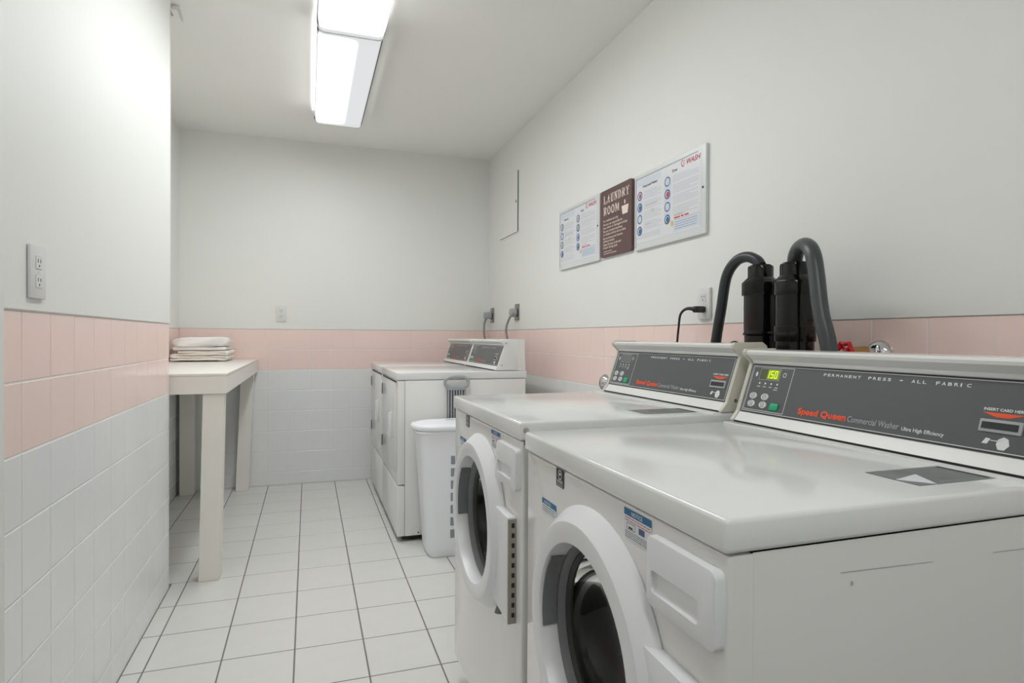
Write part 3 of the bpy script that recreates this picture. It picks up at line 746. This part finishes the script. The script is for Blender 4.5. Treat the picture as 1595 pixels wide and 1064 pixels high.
def pillow(x0, x1, h, y0, y1, seed):
    """one thickly folded towel: a plump upper roll closing over a thin under-layer"""
    bm = bmesh.new(); n, m = 22, 40; rows = []
    for j in range(n + 1):
        f = j / n; e = (1 - abs(2 * f - 1) ** 5) ** .5 if 0 < j < n else .0; row = []
        for k in range(m):
            a = 2 * PI * k / m; c, s_ = math.cos(a), math.sin(a)
            X = (x0 + x1) / 2 + (x1 - x0) / 2 * math.copysign(abs(c) ** .45, c) * (.93 + .07 * e)
            Z = h / 2 + h / 2 * math.copysign(abs(s_) ** .6, s_) * (.72 + .28 * e)
            if c > 0: Z += .006 * c; X += .012 * (1 - abs(s_))
            w = .006 * noise.noise(Vector((X * 9, f * 3 + seed, Z * 18))) + .002 * noise.noise(Vector((X * 40, f * 14 + seed, Z * 60)))
            if c > .3: w += .005 * math.sin(Z * 260 + f * 2)
            row.append(bm.verts.new((X + w * .8, y0 + (y1 - y0) * f + .02 * (1 - e) * noise.noise(Vector((X * 12, Z * 40, seed))), max(.001, Z + w))))
        rows.append(row)
    for A_, B_ in zip(rows, rows[1:]):
        for k in range(m): bm.faces.new((A_[k], A_[(k + 1) % m], B_[(k + 1) % m], B_[k]))
    bm.faces.new(rows[0][::-1]); bm.faces.new(rows[-1])
    q = B(); q._join(bm)
    # the under-layer
    for (a, b_, z0, z1) in ((x0 + .004, x1 - .004, -.016, .006),):
        q.box(a, b_, y0 + .006, y1 - .004, z0, z1, bev=.0095, seg=3)
    return q.build('towel', TOWEL, angle=70)
tw2 = pillow(-.155, .168, .068, 4.372, 4.73, 5); tw2.location = (-.680, 0, ZT + .0915); tag(tw2, 'smooth white towel folded on top of the stack on the table', 'towel', 'folded towels on the table')

# ------------------------------------------------------------------ drain pipes and hoses behind the washers
def standpipe(x, y, label, rows):
    t = thing('drain_standpipe', label, 'pipe', (x, y, 0), 'black drain standpipes')
    for nm, prof in rows: B().lathe(prof, 36).build(nm, BLACKPL, t, angle=30)
    return t
standpipe(1.27, 1.459, 'black drain standpipe farther from the viewer, a ridged ring near its base',
  [('pipe', [(0, 0), (.06, 0), (.06, .02), (.0445, .025), (.0445, 1.122), (.048, 1.124), (.049, 1.129), (.0455, 1.134), (.0465, 1.142), (.0465, 1.245), (0, 1.245)]),
   ('collar', [(.0467, 1.241), (.0515, 1.241), (.0525, 1.243), (.0525, 1.278), (.0505, 1.281), (.0375, 1.294), (.0370, 1.294), (.0, 1.294)]),
   ('neck', [(.036, 1.292), (.036, 1.324), (.0345, 1.3285), (.029, 1.3285), (.029, 1.332), (.024, 1.332), (.0, 1.332)])])
standpipe(1.262, 1.318, 'black drain standpipe nearer the viewer, with a wide lower collar',
  [('pipe', [(0, 0), (.06, 0), (.06, .02), (.050, .025), (.050, 1.106), (.0505, 1.147), (.0505, 1.236), (0, 1.236)]),
   ('lower_collar', [(.0503, 1.106), (.0535, 1.106), (.0545, 1.108), (.0545, 1.1475), (.0535, 1.149), (.0503, 1.149)]),
   ('collar', [(.0505, 1.233), (.0540, 1.233), (.0545, 1.235), (.0545, 1.269), (.0525, 1.273), (.0385, 1.287), (0, 1.287)]),
   ('neck', [(.0380, 1.286), (.0380, 1.315), (.0365, 1.3195), (.031, 1.3195), (.031, 1.323), (0, 1.323)])])
h1 = B(); h1.tube([(1.235, 1.70, .55), (1.245, 1.665, .90), (1.25, 1.640, 1.09), (1.25, 1.612, 1.21), (1.252, 1.590, 1.308), (1.256, 1.552, 1.352), (1.262, 1.510, 1.362), (1.268, 1.474, 1.348), (1.27, 1.459, 1.330)], .0165, n=16, smooth=6)
tag(h1.build('drain_hose', RUBBER2), 'dark rubber hose arching into the farther black standpipe', 'hose', 'rubber drain hoses')
h2 = B(); h2.tube([(1.195, 1.10, .55), (1.195, 1.12, .90), (1.195, 1.135, 1.078), (1.195, 1.163, 1.18), (1.205, 1.188, 1.28), (1.214, 1.210, 1.335), (1.230, 1.248, 1.359), (1.248, 1.290, 1.356), (1.258, 1.312, 1.338), (1.262, 1.318, 1.320)], .0195, n=16, smooth=6)
tag(h2.build('drain_hose', RUBBER), 'thick grey hose arching down in front of the nearer black standpipe', 'hose', 'rubber drain hoses')

# water valve with red wheel, chrome escutcheons
v = thing('water_valve', 'brass water valve with a red wheel handle and chrome wall flange', 'valve', (XR, 1.190, 1.072))
Mw = plane_M((0, 0, 0), (0, -1, 0), (0, 0, 1))
B().lathe([(.0375, .0), (.037, .004), (.033, .013), (.024, .022), (.014, .026), (0, .026)], 32, Mw).build('wall_flange', CHROME, v, angle=60)
v.location.z = 1.075
B().cyl((-.02, .0, .004), (-.060, .0, .006), .0115, n=16).build('supply_pipe', CHROME, v)
b = B(); b.cyl((-.055, .0, .006), (-.110, .0, .006), .0150, .012, n=14); b.cyl((-.075, 0, -.003), (-.075, 0, -.05), .011, n=12); b.build('valve_body', BRASS, v)
b = B(); ring = []
for k in range(24):
    a = 2 * PI * k / 24; rr_ = .0225 + .0035 * math.cos(6 * a); ring.append((-.122, rr_ * math.cos(a), .006 + rr_ * math.sin(a)))
b.tube(ring, .0055, n=8, smooth=1, closed=True)
for k in range(4): a = PI / 4 + k * PI / 2; b.cyl((-.116, 0, .006), (-.118, .019 * math.cos(a), .006 + .019 * math.sin(a)), .004, n=6)
b.cyl((-.108, 0, .004), (-.123, 0, .006), .008, n=12); lab(b.build('wheel_handle', RED, v), 'red wheel handle')
B().cyl((-.123, 0, .006), (-.127, 0, .006), .004, n=8).build('spindle', BRASS, v)
f = B().lathe([(.036, .0), (.035, .005), (.028, .014), (.014, .02), (0, .02)], 28, Mw).build('wall_flange', RUBBER2)
f.location = (XR, 1.762, 1.070); tag(f, 'small dark wall flange between the arching hose and the standpipe', 'pipe flange')
f = B().lathe([(.045, .0), (.044, .005), (.035, .018), (.018, .028), (0, .028)], 28, Mw).build('wall_flange', CHROME)
f.location = (XR, 2.735, .886); tag(f, 'chrome wall flange showing at the left end of the second washer console', 'pipe flange')

# ------------------------------------------------------------------ outlets
def outlet(name, M, label, m=PLATE, w_=.072, h_=.118, th=.007, group='wall outlets', round_=False):
    t = thing(name, label, 'outlet', M.to_translation(), group)
    R = M.to_3x3().to_4x4()
    pl = B(); pl.box(-w_ / 2, w_ / 2, -h_ / 2, h_ / 2, 0, th, bev=.0025, seg=2, M=R); pl.build('plate', m, t)
    if not round_:
        for s in (-1, 1):
            f = B(); f.box(-.017, .017, s * .021 - .0145, s * .021 + .0145, th - .001, th + .0015, bev=.002, seg=1, M=R); fo = f.build('receptacle', m, t)
            k = B()
            for dx in (-.0065, .0065): k.box(dx - .0013, dx + .0013, s * .021 + .0, s * .021 + .008, th + .0012, th + .0019, M=R)
            k.box(-.0022, .0022, s * .021 - .0095, s * .021 - .005, th + .0012, th + .0019, M=R); k.build('slots', SLOT, fo, smooth=False)
        B().cyl(R @ Vector((0, 0, th - .001)), R @ Vector((0, 0, th + .001)), .003, n=8).build('screw', m, t)
    return t, R
Mo = plane_M((XL + .0045, 1.612, 1.255), (0, 1, 0), (0, 0, 1)); outlet('wall_outlet', Mo, 'white outlet on the left wall above the pink tiles', w_=.082)
Mo = plane_M((-.193, YB - .0035, 1.283), (1, 0, 0), (0, 0, 1)); outlet('wall_outlet', Mo, 'white outlet on the back wall')
Mo = plane_M((XR - .0035, 1.922, 1.245), (0, -1, 0), (0, 0, 1)); outlet('wall_outlet', Mo, 'white outlet on the right wall with a black plug in it', th=.012)
for y, z, nm in ((4.700, 1.292, 'steel outlet plate nearer the back corner, above the dryers'), (4.085, 1.294, 'steel outlet plate farther from the back corner, above the dryers')):
    Mo = plane_M((XR - .0035, y, z), (0, -1, 0), (0, 0, 1)); t, R = outlet('power_outlet', Mo, nm, STEELPL, w_=.085, h_=.118, group='steel dryer outlets', round_=True)
    B().cyl(R @ Vector((0, -.005, .006)), R @ Vector((0, -.005, .012)), .026, n=20).build('socket', SLOT, t)
    B().cyl(R @ Vector((0, -.042, .006)), R @ Vector((0, -.042, .010)), .010, n=16).build('cover_disc', PLATE, t)
# plugs and cords
p = w2[0]; off = Vector((XR - .03, 1.915, 1.222)) - p.location
cd = B().tube([(-.028, .0, 0), (-.045, .025, .003), (-.050, .058, -.018), (-.046, .076, -.07), (-.05, .080, -.13), (-.06, .085, -.25)], [.008, .006, .0045, .0042, .0042, .0042], n=8).build('power_cord', CORD, p); cd.location = off; lab(cd, 'black power cord')
b = B(); b.box(-.032, .014, -.013, .013, -.012, .012, bev=.006, seg=2); b.build('plug', CORD, cd)
for (y, z, yy, rnd), p in (((4.700, 1.290, -.03, False), d2), ((4.085, 1.290, .0, True), d1)):
    off = Vector((XR - .03, y, z)) - p.location
    b = B()
    if rnd: b.cyl((-.030, 0, .0), (.014, 0, .0), .030, .032, n=18, bev=.004)
    else: b.box(-.045, .014, -.026, .026, -.026, .026, bev=.006, seg=2)
    cd = B().tube([(-.025, 0, -.02), (-.045, .0 + yy * .3, -.06), (-.055, yy - .0, -.11), (-.056, yy - .01, -.16), (-.050, yy - .02, -.20), (-.05, yy, -.28)] if not rnd else
             [(-.022, 0, -.02), (-.040, .012, -.06), (-.052, .02, -.11), (-.055, .005, -.15), (-.052, -.01, -.19), (-.05, -.01, -.28)], .0078, n=10).build('power_cord', CORDG, p); cd.location = off; lab(cd, 'grey power cord')
    b.build('plug', GREYPL, cd)

# electrical panel
ep = thing('breaker_panel', 'white flush breaker panel door with a dark gap on its right', 'electrical panel', (XR - .003, 4.285, 2.09))
B().box(-.003, .0005, -.232, .232, -.235, .235, bev=.001, seg=1).build('frame', PLASTER, ep)
B().box(-.007, -.003, -.204, .212, -.218, .218, bev=.001, seg=1).build('door', PLASTER, ep)
B().box(-.0048, -.0028, -.2185, -.204, -.218, .218).build('door_gap_shade', DARK, ep, smooth=False)  # dark strip painted as the shade inside the open gap
B().box(-.0045, -.0028, -.204, .205, -.2215, -.218).build('door_gap_shade', SLOT, ep, smooth=False)  # same along the bottom edge, shade put into a dark grey strip
B().box(-.011, -.006, -.190, -.176, -.006, .010, bev=.001, seg=1).build('latch', STEELPL, ep)

# small bracket hanging where the left wall meets the ceiling
br = thing('ceiling_bracket', 'small white bracket with a hanging tab at the top of the left wall corner', 'bracket', (-.565, 3.04, ZC))
B().box(-.02, .02, -.015, .015, -.012, 0, bev=.003).build('mount', METALW, br)
B().tube([(-.012, -.01, -.008), (-.018, -.02, -.02), (-.012, -.032, -.045), (-.004, -.036, -.062)], .004, n=8).build('wire', GREYPL, br)
b = B(); b.prism([(.005, -.008), (.020, -.010), (.034, -.055), (.030, -.066), (.022, -.060)], -.003, .003, 'y', bev=.001); b.build('hanging_tab', METALW, br)

# ------------------------------------------------------------------ posters and sign on the right wall
def poster(y_left, y_right, z0, z1, label, left_word, sub):
    W_, H_ = y_left - y_right, z1 - z0
    t = thing('instruction_poster', label, 'poster', (XR - .003, y_left, z0), 'framed washing instruction posters')
    Mp = plane_M((-.0, 0, 0), (0, -1, 0), (0, 0, 1))
    b = B(); b.box(0, W_, 0, H_, .0, .014, bev=.0015, seg=1, M=Mp); b.build('backing_board', FRAME, t)
    b = B()
    for a in ((.010, .014, .014, H_ - .018), (.010, W_ - .050, H_ - .020, H_ - .016)): b.box(*a, .0138, .0155, M=Mp)
    b.build('sheet_clip', FRAME_G, t, smooth=False)
    sh = Ink(Mp).rect(.016, .030, W_ - .030, H_ - .022, .0145).build('printed_sheet', PAPER, t)
    for uu in (-.003, W_ - .017):
        if uu > 0: B().cyl(Mp @ Vector((uu, H_ * .52, .013)), Mp @ Vector((uu, H_ * .52, .0165)), .0045, n=10).build('screw', SLOT, t)
    def ik(): return Ink(Mp @ Matrix.Translation((0, 0, .0145)))
    x0, x1 = .020, W_ - .034; ws = x1 - x0
    i = ik(); i.rect(x0, H_ - .055, x0 + ws * .42, H_ - .026, .0002); i.rect(x0 + ws * .62, .038, x1, .085, .0002)
    i.rrect(x0, .12, x0 + ws * .10, H_ - .08, .01, .0002); i.rrect(x0 + ws * .47, .11, x0 + ws * .58, H_ - .07, .01, .0002)
    i.build('pale_blue_fields', PALEBLUE, sh)
    ik().text(left_word, x0 + ws * .11, H_ - .066, .0145, width=ws * (.25 if len(left_word) > 8 else .14), bold=.0006).build('heading_lettering', BLACKLINE, sh)
    ik().text('Dryer', x0 + ws * .60, H_ - .056, .0155, bold=.0006).build('heading_lettering', BLACKLINE, sh)
    i = ik(); i.text('WASH', x0 + ws * .80, H_ - .049, .029, width=ws * .19, slant=.25, bold=.001)
    i.ring(x0 + ws * .765, H_ - .037, .015, .0045, n=14, a0=PI * .55, a1=PI * 1.6); i.ring(x0 + ws * .785, H_ - .037, .009, .003, n=12, a0=PI * .5, a1=PI * 1.5)
    i.build('logo_lettering', REDPR, sh)
    # icon discs
    for cx, top, cols in ((x0 + ws * .055, H_ - .098, sub[0]), (x0 + ws * .525, H_ - .085, sub[1])):
        for k, m in enumerate(cols):
            cz = top - k * .052
            d = ik().ring(cx, cz, .0205, .0062 if k % 2 else .005, .0005).build('icon_ring', NAVYPR if m is not GREYPR else SLOT, sh)
            ik().ell(cx + .002, cz - .001, .0105 if k % 2 else .009, .012, .0004).build('icon_picture', m, sh)
    i = ik()
    for k in range(26):
        z = H_ - .088 - k * .0075
        if k % 6 == 5: continue
        if z > .075: i.dashes(x0 + ws * .13, z, ws * (.30 if k % 3 else .24), .0028, 100 + k)
    for k in range(3): i.dashes(x0 + ws * .01, .064 - k * .008, ws * .40, .0028, 150 + k)
    for k in range(24):
        z = H_ - .074 - k * .0075
        if k % 6 == 4: continue
        if z > .104: i.dashes(x0 + ws * .61, z, ws * (.37 if k % 4 else .25), .0028, 200 + k)
    i.build('body_text', LGREYPR, sh)
    i = ik(); i.dashes(x0 + ws * .15, H_ - .150, ws * .22, .004, 71); i.ring(x0 + ws * .28, H_ - .178, .008, .002, n=10); i.dashes(x0 + ws * .16, .105, ws * .09, .003, 7)
    i.build('bold_text', GREYPR, sh)
    i = ik(); i.dashes(x0 + ws * .63, .103, ws * .14, .0035, 41); i.dashes(x0 + ws * .63, .091, ws * .23, .011, 42); i.dashes(x0 + ws * .63, .086, ws * .36, .002, 43)
    i.build('red_text', REDPR, sh)
    i = ik(); i.ell(x0 + ws * .60, .074, .010, .012, .0005); i.build('yellow_dot', YELLOWPR, sh)
    i = ik()
    for k in range(4): i.dashes(x0 + ws * .65, .074 - k * .009, ws * .31, .003, 50 + k)
    i.build('blue_text', NAVYPR, sh)
    return t
poster(2.426, 1.908, 1.508, 1.846, 'framed instruction poster to the right of the brown sign', 'Front Load Washer', ((REDPR, BLUEPR, PALEBLUE, BLUEPR), (PALEBLUE, REDPR, PALEBLUE, BLUEPR)))
poster(3.298, 2.780, 1.510, 1.855, 'framed instruction poster to the left of the brown sign', 'Washer', ((GREYPR, PALEBLUE, GREYPR, BLUEPR), (GREYPR, GREYPR, NAVYPR, NAVYPR)))
sg = thing('laundry_room_sign', 'brown LAUNDRY ROOM sign between the two posters', 'sign', (XR - .003, 2.764, 1.518))
SW, SH = .312, .332
Mp = plane_M((0, 0, 0), (0, -1, 0), (0, 0, 1))
b = bmesh.new()
i = B(); pts = []
for cx, cy, a in ((SW - .012, SH - .012, 0), (.012, SH - .012, 90), (.012, .012, 180), (SW - .012, .012, 270)):
    for k in range(5): t_ = math.radians(a + 22.5 * k); pts.append((cx + .012 * math.cos(t_), cy + .012 * math.sin(t_)))
i.prism(pts, .0, .016, 'z', M=Mp); board = i.build('board', BROWN, sg, angle=30)
Q = Ink(Mp @ Matrix.Translation((0, 0, .0162)))
def slab_letter(ch, u, v, w_, h_):
    t, s = w_ * .24, h_ * .13
    R_ = lambda a, b_, c, d: Q.rect(u + a * w_, v + b_ * h_, u + c * w_, v + d * h_, .0003)
    ts = .24; sf = .12
    serif = lambda c, top: R_(c - .23, 1 - sf if top else 0, c + .23, 1 if top else sf)
    P_ = lambda *pp: Q.poly([(u + a * w_, v + b_ * h_) for a, b_ in pp], .0003)
    if ch == 'L': R_(.16, 0, .40, 1); serif(.28, True); R_(.02, 0, .95, sf * 1.2); R_(.80, 0, .95, .38)
    if ch == 'A': P_((.12, 0), (.30, 0), (.56, 1), (.40, 1)); P_((.62, 0), (.88, 0), (.60, 1), (.36, 1)); R_(.26, .28, .72, .38); R_(.0, 0, .40, sf); R_(.56, 0, 1.0, sf)
    if ch == 'U':
        R_(.14, .25, .38, 1); R_(.66, .25, .82, 1); serif(.26, True); serif(.74, True)
        for k in range(8):
            a, b_ = PI + PI * k / 8, PI + PI * (k + 1) / 8
            P_((.48 + .34 * math.cos(a), .27 + .28 * math.sin(a)), (.48 + .34 * math.cos(b_), .27 + .28 * math.sin(b_)), (.51 + .14 * math.cos(b_), .27 + .14 * math.sin(b_)), (.51 + .14 * math.cos(a), .27 + .14 * math.sin(a)))
    if ch == 'N': R_(.14, 0, .28, 1); R_(.72, 0, .86, 1); P_((.14, 1), (.40, 1), (.86, 0), (.66, 0)); R_(0, 0, .42, sf); R_(.56, 1 - sf, 1, 1); R_(0, 1 - sf, .25, 1)
    if ch in 'DO':
        for k in range(16):
            if ch == 'D': a, b_ = -PI / 2 + PI * k / 16, -PI / 2 + PI * (k + 1) / 16; cx = .42; Rx, rx = .50, .27
            else: a, b_ = 2 * PI * k / 16, 2 * PI * (k + 1) / 16; cx = .5; Rx, rx = .47, .23
            P_((cx + Rx * math.cos(a), .5 + .5 * math.sin(a)), (cx + Rx * math.cos(b_), .5 + .5 * math.sin(b_)), (cx + rx * math.cos(b_), .5 + .38 * math.sin(b_)), (cx + rx * math.cos(a), .5 + .38 * math.sin(a)))
        if ch == 'D': R_(.14, 0, .38, 1); R_(0, 0, .44, sf); R_(0, 1 - sf, .44, 1)
    if ch == 'R':
        R_(.14, 0, .38, 1); R_(0, 0, .52, sf); R_(0, 1 - sf, .5, 1)
        for k in range(10):
            a, b_ = -PI / 2 + PI * k / 10, -PI / 2 + PI * (k + 1) / 10
            P_((.48 + .40 * math.cos(a), .73 + .27 * math.sin(a)), (.48 + .40 * math.cos(b_), .73 + .27 * math.sin(b_)), (.46 + .18 * math.cos(b_), .73 + .16 * math.sin(b_)), (.46 + .18 * math.cos(a), .73 + .16 * math.sin(a)))
        P_((.44, .48), (.66, .52), (.98, 0), (.72, 0)); R_(.68, 0, 1.02, sf)
    if ch == 'Y': R_(.38, 0, .62, .5); P_((.10, 1), (.34, 1), (.62, .45), (.40, .45)); P_((.72, 1), (.88, 1), (.62, .45), (.46, .45)); R_(.22, 0, .78, sf); R_(0, 1 - sf, .42, 1); R_(.60, 1 - sf, 1, 1)
    if ch == 'M': R_(.10, 0, .22, 1); R_(.74, 0, .94, 1); P_((.10, 1), (.34, 1), (.56, .25), (.44, .12)); P_((.74, 1), (.84, 1), (.52, .12), (.44, .12)); R_(0, 0, .32, sf); R_(.64, 0, 1.04, sf); R_(0, 1 - sf, .25, 1); R_(.80, 1 - sf, 1.04, 1)
u = .034
for ch in 'LAUNDRY': slab_letter(ch, u, .262, .0335, .043); u += .0372
u = .034
for ch in 'ROOM': slab_letter(ch, u, .205, .0360 if ch != 'M' else .042, .043); u += .040
Q.ell(.250, .236, .006, .011, .0004); Q.poly([(.218, .220), (.285, .220), (.276, .180), (.228, .180)])
lines = ['For residents use only', 'We are not responsible for', 'lost, stolen or damaged articles', 'Do not overload machines,', 'or clothes will not be as clean', 'Be courteous and remove', 'clothes promptly', 'Clean lint trap at the end', 'of each drying cycle']
vs_ = [.1735, .1545, .1385, .121, .105, .0865, .0715, .0545, .0395]; ws_ = [.150, .195, .240, .195, .225, .195, .115, .180, .145]
for t_, v_, w_ in zip(lines, vs_, ws_): Q.text(t_, .034, v_, .0155, width=w_, bold=.0005)
Q.dashes(.040, .0235, .09, .006, 3); Q.dashes(.040, .0125, .13, .006, 4)
Q.build('sign_lettering', CREAMPR, board)
# faint scuffs on the right wall
sc = Ink(plane_M((XR - .0032, 0, 0), (0, -1, 0), (0, 0, 1)))
sc.poly([(-1.62, 2.262), (-1.56, 2.300), (-1.558, 2.298), (-1.616, 2.260)])
bpy.context.view_layer.update()

for o in bpy.data.objects:
    if o.name.split('.')[0] in ('body_text', 'button_marks', 'scratch', 'indicator_marks', 'strip_perforations'): o['kind'] = 'stuff'
